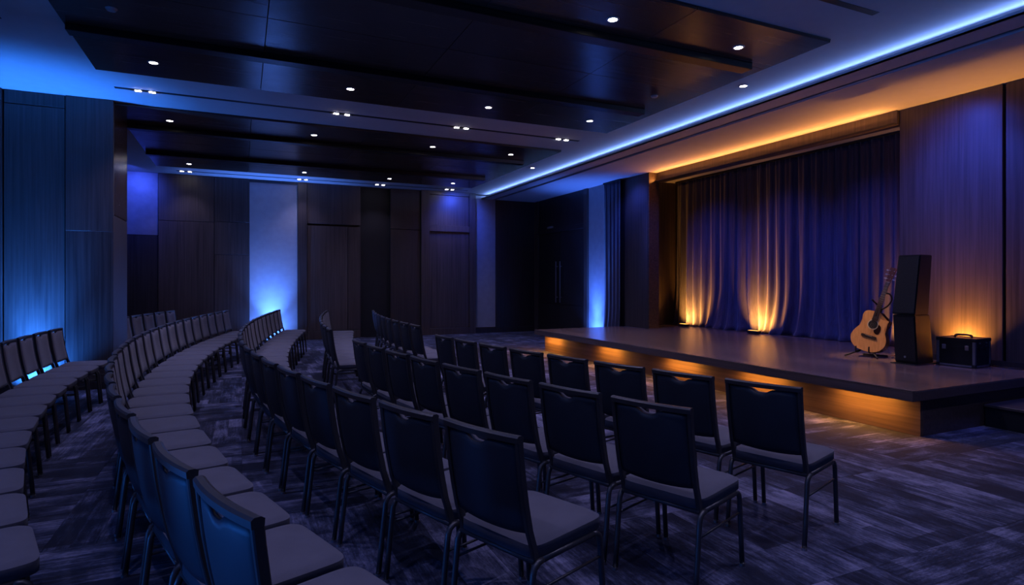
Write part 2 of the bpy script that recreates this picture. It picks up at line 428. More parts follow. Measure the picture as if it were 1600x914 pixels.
# ------------------------------------------------------------------ back wall
wb = struct(box('wall_back', (-4.6, 10.0, YB + 0.12, YB + 0.3, 0, ZM + 0.1), 'plaster'), 'back wall with tall dark wood panels and pale strips')
def panel_y(parent, x0, x1, z0, z1, y, mat='panel', th=0.06, gap=0.006, name='panel'):
    return box(name, (x0 + gap, x1 - gap, y, y + th, z0 + gap, z1 - gap), mat, parent, bev=0.0015)
box('panel_backing', (-4.6, 2.85, YB + 0.05, YB + 0.119, 0, ZM), 'black', wb)
box('panel_backing', (3.64, 8.3, YB + 0.05, YB + 0.119, 0, ZM), 'black', wb)
panel_y(wb, -2.95, -1.76, 2.55, ZM, YB, 'blue_panel'); panel_y(wb, -2.95, -1.76, 0.0, 2.55, YB, 'panel_dark')
panel_y(wb, -4.2, -2.95, 0.0, ZM, YB, 'panel_dark')
panel_y(wb, -1.76, -0.60, 2.90, ZM, YB - 0.03); panel_y(wb, -1.76, -0.60, 0.0, 2.90, YB - 0.03)
panel_y(wb, -0.60, 0.17, 2.92, ZM, YB - 0.03); panel_y(wb, -0.60, 0.17, 2.13, 2.92, YB - 0.03); panel_y(wb, -0.60, 0.17, 0.0, 2.13, YB - 0.03)
panel_y(wb, 0.17, 1.28, 0.14, 3.93, YB + 0.03, 'paper', gap=0.0, name='pale_panel')
box('head_trim', (0.17, 1.28, YB + 0.0, YB + 0.06, 3.93, ZM), 'panel_dark', wb)
panel_y(wb, 1.28, 1.51, 0, ZM, YB - 0.05)
panel_y(wb, 1.51, 2.52, 0.22, 2.92, YB - 0.02); panel_y(wb, 1.51, 2.85, 2.96, ZM, YB - 0.03); panel_y(wb, 2.52, 2.85, 0.22, 2.92, YB - 0.02); panel_y(wb, 1.51, 2.85, 0.0, 0.22, YB - 0.03)
rc = box('recess_lining', (2.85, 3.64, YB + 0.10, YB + 0.119, 0, ZM), 'void', wb)
panel_y(wb, 3.64, 4.48, 2.90, ZM, YB - 0.02, 'panel_dark'); panel_y(wb, 3.64, 4.48, 0.0, 2.90, YB - 0.02, 'panel_dark')
# framed bay
box('frame_post', (4.48, 4.72, YB - 0.09, YB + 0.04, 0, ZM), 'panel', wb, bev=0.003)
box('frame_post', (5.89, 6.08, YB - 0.09, YB + 0.04, 0, ZM), 'panel', wb, bev=0.003)
box('frame_rail', (4.721, 5.889, YB - 0.08, YB + 0.04, 2.88, 3.05), 'panel', wb, bev=0.003)
box('frame_rail', (4.721, 5.889, YB - 0.08, YB + 0.04, 0.0, 0.18), 'panel', wb, bev=0.003)
box('frame_rail', (4.721, 5.889, YB - 0.08, YB + 0.04, 3.9, ZM), 'panel', wb, bev=0.003)
panel_y(wb, 4.72, 5.89, 3.05, 3.9, YB - 0.03); panel_y(wb, 4.72, 5.89, 0.18, 2.88, YB - 0.03)
panel_y(wb, 6.08, 6.74, 0.16, ZS + 0.1, YB + 0.03, 'paper', gap=0.0, name='pale_panel')
panel_y(wb, 6.74, 8.05, 0.14, ZS + 0.1, YB - 0.02, 'panel_dark')
for a, b in ((0.17, 1.28), (6.08, 8.0)):
    box('skirting', (a, b, YB - 0.04, YB + 0.03, 0, 0.14), 'panel_dark', wb, bev=0.003)

# ------------------------------------------------------------------ left wall block (faces the camera) and hidden side walls
YP = 9.75
wl = struct(box('wall_left', (-4.6, -1.70, YP + 0.06, 10.80, 0, ZM), 'black'), 'wood panelled wall block at the left with a return corner')
panel_y(wl, -4.6, -2.835, 0.1, ZM, YP - 0.04)
panel_y(wl, -2.83, -2.17, 3.82, ZM, YP); panel_y(wl, -2.83, -2.17, 0.1, 3.82, YP)
panel_y(wl, -2.165, -1.62, 2.17, ZM, YP - 0.02, gap=0.0015); panel_y(wl, -2.165, -1.62, 0.1, 2.17, YP - 0.02, gap=0.0015)
box('skirting', (-4.6, -1.62, YP - 0.02, YP + 0.06, 0, 0.1), 'panel_dark', wl)
box('panel', (-1.70, -1.63, YP + 0.065, 10.87, 2.42, ZM - 0.01), 'coffer', wl, bev=0.003)
box('panel', (-1.70, -1.63, YP + 0.065, 10.87, 0.0, 2.41), 'panel', wl, bev=0.003)
ws = struct(box('wall_side', (-4.8, XL, YF, 17.0, 0, ZM + 0.1), 'blue_panel'), 'side wall at the far left, outside the frame')
wf = struct(box('wall_front', (-4.8, 10.0, YF - 0.2, YF, 0, ZM + 0.1), 'panel'), 'wall behind the camera')

# ------------------------------------------------------------------ right wall with stage recess
XW = 8.3
wr = struct(box('wall_right', (9.9, 10.0, YF, 16.0, 0, ZM), 'black'), 'stage side wall with wood panels and a curtained recess')
def panel_x(parent, y0, y1, z0, z1, x, mat='panel', th=0.06, gap=0.006, name='panel'):
    return box(name, (x, x + th, y0 + gap, y1 - gap, z0 + gap, z1 - gap), mat, parent, bev=0.0015)
box('wall_core', (XW + 0.07, 9.0, YF, 5.10, 0, ZS), 'black', wr)
panel_x(wr, 3.955, 5.18, 0.0, ZS, XW); panel_x(wr, 2.6, 3.93, 0.0, ZS, XW)
for y in (-3.6, -2.05, -0.5, 1.05): panel_x(wr, y, y + 1.54, 0.0, ZS, XW)
box('opening_jamb', (XW + 0.062, 9.0, 5.10, 5.172, 0, ZS), 'panel', wr)
# far pier, side of recess and header
box('pier_core', (8.12, 9.9, 11.30, 11.6, 0, ZS), 'panel', wr)
box('pier_core', (8.12, 8.30, 10.42, 11.30, 0, ZS), 'black', wr)
panel_x(wr, 10.40, 11.28, 0.0, ZS, 8.05)
box('opening_jamb', (8.05, 8.32, 10.385, 10.42, 0, ZS), 'fascia', wr)
hd = box('stage_header', (8.255, 8.42, 5.181, 10.384, 3.66, ZS - 0.001), 'panel', wr, bev=0.004)
box('light_channel', (8.185, 8.254, 5.19, 10.38, 3.662, 3.674), 'panel_dark', wr)
# door bay
XD = 8.0
box('door_wall_core', (XD + 0.08, 9.9, 11.6, 15.9, 0, ZS), 'black', wr)
panel_x(wr, 12.80, 12.98, 0.0, ZS, XD - 0.02); panel_x(wr, 15.50, 15.8, 0.0, ZS, XD - 0.02)
panel_x(wr, 12.98, 15.50, 2.98, ZS, XD, 'panel_dark')
panel_x(wr, 12.02, 12.80, 0.14, ZS, XD + 0.03, 'paper', gap=0.0, name='pale_panel')
panel_x(wr, 11.3, 12.02, 0.0, ZS, XD + 0.05, 'panel_dark')
d1 = struct(box('door_1', (XD + 0.05, XD + 0.085, 12.98, 15.50, 0.0, 2.98), 'black'), 'tall dark double door with long steel pulls beside the stage')
box('door_head', (XD - 0.04, XD + 0.06, 12.98, 15.50, 2.86, 2.98), 'panel_dark', d1, bev=0.004)
for s, (y0, y1) in enumerate(((12.985, 14.24), (14.25, 15.495))):
    lf = box('door_leaf', (XD + 0.0, XD + 0.045, y0, y1, 0.85, 2.855), 'panel_dark', d1, bev=0.003)
    box('kick_panel', (XD + 0.0, XD + 0.045, y0, y1, 0.01, 0.843), 'panel_dark', lf, bev=0.003)
    yh = 14.13 if s == 0 else 14.36
    box('door_handle', (XD - 0.075, XD - 0.05, yh - 0.0125, yh + 0.0125, 0.9, 2.04), 'chrome', lf, bev=0.005)
    for z in (1.05, 1.9): box('handle_mount', (XD - 0.05, XD, yh - 0.01, yh + 0.01, z - 0.01, z + 0.01), 'chrome', lf)
cl = box('door_closer', (XD - 0.03, XD - 0.002, 14.6, 14.95, 2.99, 3.05), 'trim', d1, bev=0.004)
bx_base = struct(box('baseboard_right', (XW - 0.015, XW - 0.001, 2.0, 5.18, 0.461, 0.53), 'panel_dark'), 'dark skirting at the foot of the stage wall')

# ------------------------------------------------------------------ stage
stage = thing('stage', 'low wooden stage platform with warm light glowing under its edge', 'stage', (5.88, 3.48, 0))
SX, SY = 5.88, 3.48
def sbox(name, b, mat, parent=stage, bev=0.0):
    return box(name, (b[0] - SX, b[1] - SX, b[2] - SY, b[3] - SY, b[4], b[5]), mat, parent, bev=bev)
sbox('deck_slab', (5.66, XW - 0.02, 3.41, 10.37, 0.36, 0.452), 'deck_edge', bev=0.004)
sbox('deck_slab', (5.66, 8.03, 10.371, 11.18, 0.36, 0.452), 'deck_edge', bev=0.004)
sbox('deck_slab', (8.33, 9.88, 5.19, 11.28, 0.36, 0.452), 'deck_edge')
sbox('edge_trim', (5.66, 5.70, 3.41, 11.18, 0.4525, 0.46), 'deck_edge')
xw = 5.7005
brd = 0.185
bi = 0
while xw < 9.8:
    x1 = min(xw + brd, 9.86)
    ends = (3.412, 11.178) if x1 < 8.03 else ((3.412, 10.38) if x1 < 8.27 else (5.2, 11.27))
    y = ends[0]; cut = y + 0.7 + (bi * 0.83) % 1.9
    while y < ends[1] - 0.01:
        e = min(cut, ends[1])
        if ends[1] - e < 0.25: e = ends[1]
        sbox('plank', (xw + 0.0008, x1 - 0.0008, y + 0.001, e - 0.001, 0.4525, 0.46), 'deck')
        y = e; cut = e + 2.1
    xw = x1; bi += 1
sbox('fascia', (5.88, 5.92, 3.47, 11.12, 0.0, 0.359), 'fascia', bev=0.002)
sbox('fascia', (5.921, XW - 0.02, 3.47, 3.51, 0.0, 0.359), 'deck_edge', bev=0.002)
sbox('fascia', (5.921, 8.0, 11.08, 11.12, 0.0, 0.359), 'deck_edge', bev=0.002)
# LED modules under the overhang
for y, e in ((10.7, 9), (8.65, 8.5), (6.8, 8), (5.33, 8), (4.0, 6.5)):
    m = sbox('led_module', (5.71, 5.79, y - 0.33, y + 0.33, 0.348, 0.3595), 'black')
    light('AREA', 'stage_led', (5.75 - SX, y - SY, 0.343), e, ORANGE, aim=(0.0, 0, -1), parent=stage, size=0.05, size_y=0.62)
st = thing('stage_steps', 'low black step block at the near end of the stage', 'steps', (7.6, 2.7, 0))
box('riser_body', (-0.68, 0.66, -0.8, 0.755, 0.0, 0.2), 'void', st, bev=0.004)
box('tread', (-0.70, 0.67, -0.82, 0.755, 0.2005, 0.23), 'deck_edge', st, bev=0.004)

# ------------------------------------------------------------------ curtains
def curtain_mesh(name, y0, y1, x, z0, z1, seed, period=0.24, amp=0.05, flare=0.13, nu=None, nv=36, gather=None):
    rnd = random.Random(seed)
    nu = nu or int((y1 - y0) / 0.014)
    ph = [rnd.uniform(0, 6.28) for _ in range(8)]
    bm = bmesh.new(); grid = []
    for j in range(nv + 1):
        v = j / nv; z = z1 + (z0 - z1) * v
        row = []
        for i in range(nu + 1):
            s = i / nu; y = y0 + (y1 - y0) * s
            wob = 0.9 * math.sin(y * 2.1 + ph[0]) + 0.55 * math.sin(y * 5.3 + ph[1])
            p = 2 * PI * y / period + wob * (1 + 0.4 * v)
            fine = math.sin(2 * PI * y / (period * 0.5) + ph[2] + wob)
            a = amp * (0.45 + 0.75 * v) * (0.75 + 0.35 * math.sin(y * 3.1 + ph[3]))
            q = math.sin(p)
            q = math.copysign(abs(q) ** 0.8, q)
            dx = a * q + amp * 0.28 * (1 - v) * fine
            low = max(0.0, (v - 0.72) / 0.28)
            dx -= 0.10 * low ** 2 * (0.6 + 0.4 * math.sin(y * 4.3 + ph[4]))
            yy = y + flare * low ** 1.8 * math.sin(y * 3.4 + ph[5]) * min(1, s * 8) * min(1, (1 - s) * 8)
            if v > 0.985: dx -= 0.03 + 0.02 * math.sin(y * 17 + ph[6])
            row.append(bm.verts.new((x + dx, yy, z)))
        grid.append(row)
    for j in range(nv):
        for i in range(nu):
            bm.faces.new((grid[j][i], grid[j][i + 1], grid[j + 1][i + 1], grid[j + 1][i]))
    me = finish(bm, name, True)
    return me
cur = thing('stage_curtain', 'long dark navy pleated curtain across the back of the stage', 'curtain', (9.42, 8.0, 0.46))
ycuts = [4.95, 6.5, 8.05, 9.55, 11.12]
for k, (a, b) in enumerate(zip(ycuts, ycuts[1:])):
    o = obj('curtain_panel', curtain_mesh('curtain_panel', a - 0.03 - 8.0, b + 0.03 - 8.0, 0.03 * (k % 2), 0.006, 3.36, 11 + k, period=(0.21, 0.26, 0.23, 0.28)[k], amp=0.06), 'velvet', cur)
    so = o.modifiers.new('thickness', 'SOLIDIFY'); so.thickness = 0.004
box('curtain_track', (-0.03, 0.06, -3.05, 3.12, 3.36, 3.39), 'black', cur)
cur2 = thing('side_curtain', 'narrow navy curtain hanging beside the stage pier near the door', 'curtain', (7.97, 11.66, 0.0))
o = obj('curtain_panel', curtain_mesh('curtain_panel', -0.34, 0.34, 0.0, 0.02, ZS - 0.04, 31, period=0.16, amp=0.03, flare=0.02), 'velvet', cur2)
o.modifiers.new('thickness', 'SOLIDIFY').thickness = 0.004
box('curtain_track', (-0.03, 0.03, -0.35, 0.35, ZS - 0.04, ZS - 0.002), 'black', cur2)

# ------------------------------------------------------------------ floor uplights
def uplight(loc, aim, near, far, warm, label, angle=60, sz=1.0, rot=0.0, spread=95, color=None, glow_aim=(0.5, 0, 1)):
    """near: wide glow at the foot of the wall; far: narrow beam that climbs it"""
    t = thing('floor_uplight', label, 'uplight', loc, rot)
    box('housing', (-0.05 * sz, 0.05 * sz, -0.13 * sz, 0.13 * sz, 0.012, 0.062), 'black', t, bev=0.006)
    box('foot', (-0.06 * sz, 0.06 * sz, -0.09 * sz, -0.06 * sz, 0.0, 0.0119), 'black', t); box('foot', (-0.06 * sz, 0.06 * sz, 0.06 * sz, 0.09 * sz, 0.0, 0.0119), 'black', t)
    box('lens', (-0.035 * sz, 0.035 * sz, -0.11 * sz, 0.11 * sz, 0.0622, 0.066), 'lens_orange' if warm else 'lens_blue', t)
    c = color or (ORANGE if warm else BLUE)
    light('AREA', 'uplight_glow', (0, 0, 0.072), near, c, aim=glow_aim, parent=t, size=0.07 * sz, size_y=0.22 * sz, spread=spread)
    light('SPOT', 'uplight_beam', (0, 0, 0.075), far, c, aim=aim, parent=t, angle=angle, blend=1.0, radius=0.05)
    return t
H2 = PI / 2
uplight((9.10, 10.48, 0.46), (0.24, -0.05, 1), 46, 10, True, 'amber uplight at the curtain foot near the far end of the stage', spread=105, glow_aim=(1, 0, 0.75))
uplight((9.10, 8.48, 0.46), (0.24, 0.05, 1), 54, 11, True, 'amber uplight at the curtain foot near the middle of the stage', spread=105, glow_aim=(1, 0, 0.75))
uplight((9.10, 5.60, 0.46), (0.24, 0.05, 1), 26, 22, True, 'amber uplight at the curtain foot hidden behind the guitar', 80, spread=110, glow_aim=(1, 0, 0.75))
uplight((8.235, 4.36, 0.46), (0.06, -0.02, 1), 40, 80, True, 'amber uplight against the wood wall behind the flight case', 70, sz=0.5, spread=110)
uplight((8.70, 11.08, 0.46), (0.14, 0, 1), 7, 24, True, 'amber uplight in the stage recess corner beside the pier', 70, rot=H2)
uplight((-2.50, 9.52, 0.0), (0.03, 0, 1), 62, 900, False, 'blue uplight washing the left wood wall behind the back row', 58, rot=H2, spread=120)
uplight((0.66, 15.50, 0.0), (0.09, 0, 1), 26, 620, False, 'blue uplight washing the pale strip of the back wall', 70, rot=H2, color=(0.07, 0.22, 1.0), spread=140)
uplight((7.74, 12.40, 0.0), (0.09, 0, 1), 22, 480, False, 'blue uplight washing the pale strip beside the double door', 60, color=(0.05, 0.17, 1.0), spread=120)

# ------------------------------------------------------------------ chairs
def rounded(pts_list):
    return smooth_path(pts_list, 4)
def back_line(z):      # rear lean of the backrest: local x at height z
    t = (z - 0.42) / 0.48
    return -0.195 - 0.085 * t - 0.012 * math.sin(PI * max(0, min(1, t)))
def make_chair():
    t = thing('banquet_chair', 'chair', 'chair', (0, 0, 0))
    # seat cushion: domed pad
    bm = bmesh.new(); nx, ny = 16, 16; top = []; bot = []
    for i in range(nx + 1):
        rt = []; rb = []
        for j in range(ny + 1):
            u = i / nx * 2 - 1; w = j / ny * 2 - 1
            u = math.copysign(abs(u) ** 0.7, u); w = math.copysign(abs(w) ** 0.7, w)
            m = max(abs(u), abs(w)); e = (abs(u) ** 9 + abs(w) ** 9) ** (1 / 9) if m > 0 else 1
            k = m / e if m > 0 else 1
            rim_ = max(0, 1 - m ** 14)
            x = 0.021 + 0.229 * u * k; y = 0.226 * w * k
            z = 0.458 + 0.014 * rim_ ** 0.6 + 0.006 * (1 - u * u) * (1 - w * w)
            rt.append(bm.verts.new((x, y, z)))
            rb.append(bm.verts.new((x, y, 0.411)))
        top.append(rt); bot.append(rb)
    for i in range(nx):
        for j in range(ny):
            bm.faces.new((top[i][j], top[i + 1][j], top[i + 1][j + 1], top[i][j + 1]))
            bm.faces.new((bot[i][j], bot[i][j + 1], bot[i + 1][j + 1], bot[i + 1][j]))
    rim = [(i, 0) for i in range(nx)] + [(nx, j) for j in range(ny)] + [(i, ny) for i in range(nx, 0, -1)] + [(0, j) for j in range(ny, 0, -1)]
    for a, b in zip(rim, rim[1:] + rim[:1]):
        bm.faces.new((top[a[0]][a[1]], bot[a[0]][a[1]], bot[b[0]][b[1]], top[b[0]][b[1]]))
    for a, b in zip(rim, rim[1:] + rim[:1]):
        ed = bm.edges.get((top[a[0]][a[1]], top[b[0]][b[1]]))
        if ed: ed.smooth = False
    obj('seat', finish(bm, 'seat', True), 'fabric', t)
    # back: rear shell and front cushion, top edge dips to leave the hand hole under the rail
    def slab(off_a, off_b, bul_a, bul_b, hw, zb):
        bm = bmesh.new(); n = 14; mrow = 12; A = []; B = []
        for j in range(mrow + 1):
            ra = []; rb = []
            for i in range(n + 1):
                s = i / n * 2 - 1
                ztop = 0.868 - 0.026 * math.exp(-(s / 0.26) ** 4)
                zlow = zb - 0.012 * (1 - s * s)
                z = zlow + (ztop - zlow) * j / mrow
                v = (z - 0.5) / 0.38 * 2 - 1
                bulge = max(0, 1 - abs(s) ** 6) * max(0, 1 - abs(max(-1, min(1, v))) ** 8)
                y = hw * s
                curve = 0.018 * (1 - s * s)          # slight wrap
                xb = back_line(z) - curve
                ra.append(bm.verts.new((xb + off_a + bul_a * bulge, y, z)))
                rb.append(bm.verts.new((xb + off_b + bul_b * bulge, y, z)))
            A.append(ra); B.append(rb)
        for j in range(mrow):
            for i in range(n):
                bm.faces.new((A[j][i], A[j][i + 1], A[j + 1][i + 1], A[j + 1][i]))
                bm.faces.new((B[j][i], B[j + 1][i], B[j + 1][i + 1], B[j][i + 1]))
        for j in range(mrow):
            bm.faces.new((A[j][0], A[j + 1][0], B[j + 1][0], B[j][0])); bm.faces.new((A[j][n], B[j][n], B[j + 1][n], A[j + 1][n]))
        for i in range(n):
            bm.faces.new((A[0][i], B[0][i], B[0][i + 1], A[0][i + 1])); bm.faces.new((A[mrow][i], A[mrow][i + 1], B[mrow][i + 1], B[mrow][i]))
        return finish(bm, 'back', True)
    obj('backrest', slab(0.0, -0.004, 0.0, -0.009, 0.199, 0.512), 'vinyl', t)
    obj('back_cushion', slab(0.001, 0.016, 0.0, 0.016, 0.197, 0.515), 'fabric', t)
    # back frame: two uprights and a curved top rail
    for s in (-1, 1):
        bm = bmesh.new()
        pts = [(back_line(z) + (0.006 if z < 0.5 else 0.0), s * 0.2085, z) for z in (0.395, 0.45, 0.52, 0.62, 0.72, 0.82, 0.8715)]
        rr = [[bm.verts.new((p[0] + dx, p[1] + dy, p[2])) for dx, dy in ((-0.013, -0.007), (-0.009, -0.011), (0.015, -0.011), (0.019, -0.007), (0.019, 0.007), (0.015, 0.011), (-0.009, 0.011), (-0.013, 0.007))] for p in pts]
        for a, b in zip(rr, rr[1:]):
            for k in range(8): bm.faces.new((a[k], a[(k + 1) % 8], b[(k + 1) % 8], b[k]))
        bm.faces.new(rr[0][::-1]); bm.faces.new(rr[-1])
        obj('back_upright', finish(bm, 'back_upright'), 'frame', t)
    bm = bmesh.new(); n = 12; prev = None; rings = []
    for i in range(n + 1):
        s = i / n * 2 - 1; xb = back_line(0.885) - 0.018 * (1 - s * s)
        y = 0.2195 * s
        rings.append([bm.verts.new((xb + dx, y, z)) for dx, z in ((-0.014, 0.872), (0.018, 0.872), (0.020, 0.893), (0.010, 0.900), (-0.008, 0.900), (-0.016, 0.893))])
    for a, b in zip(rings, rings[1:]):
        for k in range(6): bm.faces.new((a[k], a[(k + 1) % 6], b[(k + 1) % 6], b[k]))
    bm.faces.new(rings[0][::-1]); bm.faces.new(rings[-1])
    obj('top_rail', finish(bm, 'top_rail'), 'frame', t)
    # legs with the bent shoulder, side rails, stretchers
    for s in (-1, 1):
        y = s * 0.222
        rear = [(-0.252, y, 0.0), (-0.235, y, 0.14), (-0.218, y, 0.29), (-0.210, y, 0.355), (-0.200, y, 0.380), (-0.180, y, 0.394), (-0.155, y, 0.398)]
        front = [(0.252, y, 0.0), (0.240, y, 0.15), (0.226, y, 0.30), (0.221, y, 0.355), (0.212, y, 0.380), (0.194, y, 0.394), (0.17, y, 0.398)]
        for p in (rear, front):
            lg = obj('leg', tube_mesh('leg', p, 0.0135, 8), 'frame', t)
            obj('glide', disc_mesh('glide', (p[0][0], y, 0.0), 0.0155, 0.014, 12), 'glide', lg)
        obj('side_rail', tube_mesh('side_rail', [(-0.156, y, 0.398), (0.171, y, 0.398)], 0.0133, 8), 'frame', t)
        obj('stretcher', tube_mesh('stretcher', [(-0.2185, y, 0.285), (0.228, y, 0.285)], 0.006, 6), 'frame', t)
    obj('cross_rail', tube_mesh('cross_rail', [(-0.195, -0.215, 0.398), (-0.195, 0.215, 0.398)], 0.012, 8), 'frame', t)
    obj('cross_rail', tube_mesh('cross_rail', [(0.195, -0.215, 0.398), (0.195, 0.215, 0.398)], 0.011, 8), 'frame', t)
    return t
proto = make_chair()
used = [False]
def place_chair(x, y, rz, label, group, glides):
    if not used[0]:
        o = proto; used[0] = True
    else:
        o = copy_tree(proto)
        if not glides:
            for ch in list(o.children):
                for g in list(ch.children): bpy.data.objects.remove(g)
    o.location = (x, y, 0); o.rotation_euler = (0, 0, rz)
    o['label'] = label; o['group'] = group
def r1n(y): t = 6.05 - y; return 1.95 + 0.086 * t + 0.0353 * t * t
def r1f(y): return 2.10 + 0.027 * (y - 8.6) ** 2
def cub(a, b, c, d): return lambda y: ((a * (y - 7) + b) * (y - 7) + c) * (y - 7) + d
r2 = cub(-0.00113, 0.02841, -0.01327, 0.98); r3 = cub(-0.00147, 0.02927, -0.00835, -0.02)
r4 = cub(-0.00065, 0.02723, -0.02614, -1.024); r5 = cub(-0.00052, 0.03028, -0.0561, -2.085)
PITCH = 0.522
rows = [  # curve of back tops, y of first, count, phrase, group
    (r1n, 2.47, 8, 'near block of the front row', 'front row of chairs facing the stage'),
    (r1f, 7.76, 9, 'far block of the front row', 'front row of chairs facing the stage'),
    (r2, 2.31, 8, 'near block of the second row', 'second row of chairs'),
    (r2, 7.62, 10, 'far block of the second row', 'second row of chairs'),
    (r3, 2.19, 22, 'long curved third row', 'third row of chairs'),
    (r4, 1.78, 23, 'long curved fourth row', 'fourth row of chairs'),
    (r5, 2.72, 13, 'back row before the left wall', 'back row of chairs along the left wall'),
    (r5, 11.45, 5, 'short group behind the left wall block', 'back row of chairs along the left wall')]
looks = ['charcoal banquet chair with navy back']
for fn, ys, cnt, phrase, grp in rows:
    y = ys
    for k in range(cnt):
        sl = (fn(y + 0.02) - fn(y - 0.02)) / 0.04
        ang = math.atan2(-sl, 1.0)                 # facing direction, roughly +X
        x = fn(y)
        ox, oy = x + 0.29 * math.cos(ang), y + 0.29 * math.sin(ang)
        j = random.uniform(-1, 1)
        if k < (cnt + 1) // 2: lb = f'charcoal banquet chair, {ORD[k]} from the camera end, {phrase}'
        else: lb = f'charcoal banquet chair, {ORD[cnt - 1 - k]} from the far end, {phrase}'
        place_chair(ox, oy, ang + math.radians(1.0 * j), lb, grp, y < 6.3)
        y += PITCH / math.sqrt(1 + sl * sl)

# ------------------------------------------------------------------ speakers
def prism(name, prof_b, prof_t, z0, z1, bev=0.0):
    bm = bmesh.new()
    a = [bm.verts.new((p[0], p[1], z0)) for p in prof_b]; b = [bm.verts.new((p[0], p[1], z1)) for p in prof_t]
    n = len(a)
    for k in range(n): bm.faces.new((a[k], a[(k + 1) % n], b[(k + 1) % n], b[k]))
    bm.faces.new(a[::-1]); bm.faces.new(b)
    if bev: bmesh.ops.bevel(bm, geom=bm.edges[:], offset=bev, segments=2, affect='EDGES')
    return finish(bm, name)
M['cabinet'] = plain('black_cabinet', (0.007, 0.008, 0.012), 0.42, bump=0.2, bscale=160)
def grille_mat():
    m, nt, b = new_mat('speaker_grille')
    b.inputs['Roughness'].default_value = 0.55
    tc = N(nt, 'ShaderNodeTexCoord'); v = N(nt, 'ShaderNodeTexVoronoi'); v.inputs['Scale'].default_value = 170
    L(nt, tc.outputs['Object'], v.inputs['Vector'])
    L(nt, ramp(nt, v.outputs['Distance'], [(0.2, (0.003, 0.003, 0.004)), (0.5, (0.020, 0.020, 0.024))]), b.inputs['Base Color'])
    return m
M['grille'] = grille_mat()
# footprint local: x depth (front = -x), y width; front slightly narrower at the back
sp1 = thing('loudspeaker', 'black floor loudspeaker cabinet under the tilted one on stage', 'loudspeaker', (7.62, 4.58, 0.47), 0.0)
def trap(xf, xb, wf, wbk): return [(xf, -wf), (xb, -wbk), (xb, wbk), (xf, wf)]
obj('cabinet', prism('cabinet', trap(-0.15, 0.235, 0.135, 0.10), trap(-0.20, 0.155, 0.135, 0.10), 0.0, 0.60, 0.008), 'cabinet', sp1)
bm = bmesh.new()
for (za, zb2) in ((0.03, 0.57),):
    xa = -0.15 - 0.05 * za / 0.6; xb = -0.15 - 0.05 * zb2 / 0.6
    v = [bm.verts.new(p) for p in ((xa - 0.010, -0.122, za), (xa - 0.010, 0.122, za), (xb - 0.010, 0.122, zb2), (xb - 0.010, -0.122, zb2), (xa + 0.002, -0.122, za), (xa + 0.002, 0.122, za), (xb + 0.002, 0.122, zb2), (xb + 0.002, -0.122, zb2))]
    for f in ((0, 1, 2, 3), (4, 7, 6, 5), (0, 4, 5, 1), (1, 5, 6, 2), (2, 6, 7, 3), (3, 7, 4, 0)): bm.faces.new([v[i] for i in f])
gr = obj('grille', finish(bm, 'grille'), 'grille', sp1)
bm = bmesh.new(); add_disc(bm, (0, 0, 0), 0.014, 0.004, 16)
bmesh.ops.rotate(bm, verts=bm.verts[:], cent=(0, 0, 0), matrix=Matrix.Rotation(-PI / 2, 3, 'Y'))
bmesh.ops.translate(bm, verts=bm.verts[:], vec=(-0.168, 0.0, 0.08))
obj('badge', finish(bm, 'badge'), 'chrome', gr)
box('foot_plate', (-0.22, 0.25, -0.15, 0.15, -0.0095, -0.0005), 'black', sp1, bev=0.002)
sp2 = thing('loudspeaker', 'tall black loudspeaker tilted back on top of the floor cabinet', 'loudspeaker', (7.62, 4.58, 1.075), 0.0)
obj('cabinet', prism('cabinet', trap(-0.205, 0.13, 0.14, 0.10), trap(-0.085, 0.215, 0.135, 0.095), 0.0, 0.735, 0.008), 'cabinet', sp2)
bm = bmesh.new()
za, zb2 = 0.02, 0.715
xa = -0.205 + 0.12 * za / 0.735; xb = -0.205 + 0.12 * zb2 / 0.735
v = [bm.verts.new(p) for p in ((xa - 0.010, -0.128, za), (xa - 0.010, 0.128, za), (xb - 0.010, 0.124, zb2), (xb - 0.010, -0.124, zb2), (xa + 0.002, -0.128, za), (xa + 0.002, 0.128, za), (xb + 0.002, 0.124, zb2), (xb + 0.002, -0.124, zb2))]
for f in ((0, 1, 2, 3), (4, 7, 6, 5), (0, 4, 5, 1), (1, 5, 6, 2), (2, 6, 7, 3), (3, 7, 4, 0)): bm.faces.new([v[i] for i in f])
obj('grille', finish(bm, 'grille'), 'grille', sp2)
box('back_handle', (0.155, 0.185, -0.04, 0.04, 0.12, 0.20), 'black', sp2, bev=0.006)

# ------------------------------------------------------------------ flight case
fc = thing('flight_case', 'black flight case with aluminium edges at the wall end of the stage', 'case', (7.965, 4.205, 0.46), math.radians(4))
hx, hy, hz = 0.185, 0.20, 0.34
box('body', (-hx, hx, -hy, hy, 0.012, hz - 0.002), 'cabinet', fc)
bw = 0.026
for sx in (-1, 1):
    for sy in (-1, 1):
        x0, x1 = sorted((sx * (hx + 0.004), sx * (hx - bw))); y0, y1 = sorted((sy * (hy + 0.004), sy * (hy - bw)))
        box('edge_rail', (x0, x1, y0, y1, 0.02, hz - 0.012), 'alu', fc, bev=0.003)
for z0, z1 in ((0.008, 0.030), (hz - 0.02, hz + 0.004), (0.225, 0.237)):
    for s in (-1, 1):
        y0, y1 = sorted((s * (hy + 0.003), s * (hy - 0.01))); box('edge_rail', (-hx + bw, hx - bw, y0, y1, z0, z1), 'alu' if z1 < 0.05 else 'black', fc)
        x0, x1 = sorted((s * (hx + 0.003), s * (hx - 0.01))); box('edge_rail', (x0, x1, -hy + bw, hy - bw, z0, z1), 'alu' if z1 < 0.05 else 'black', fc)
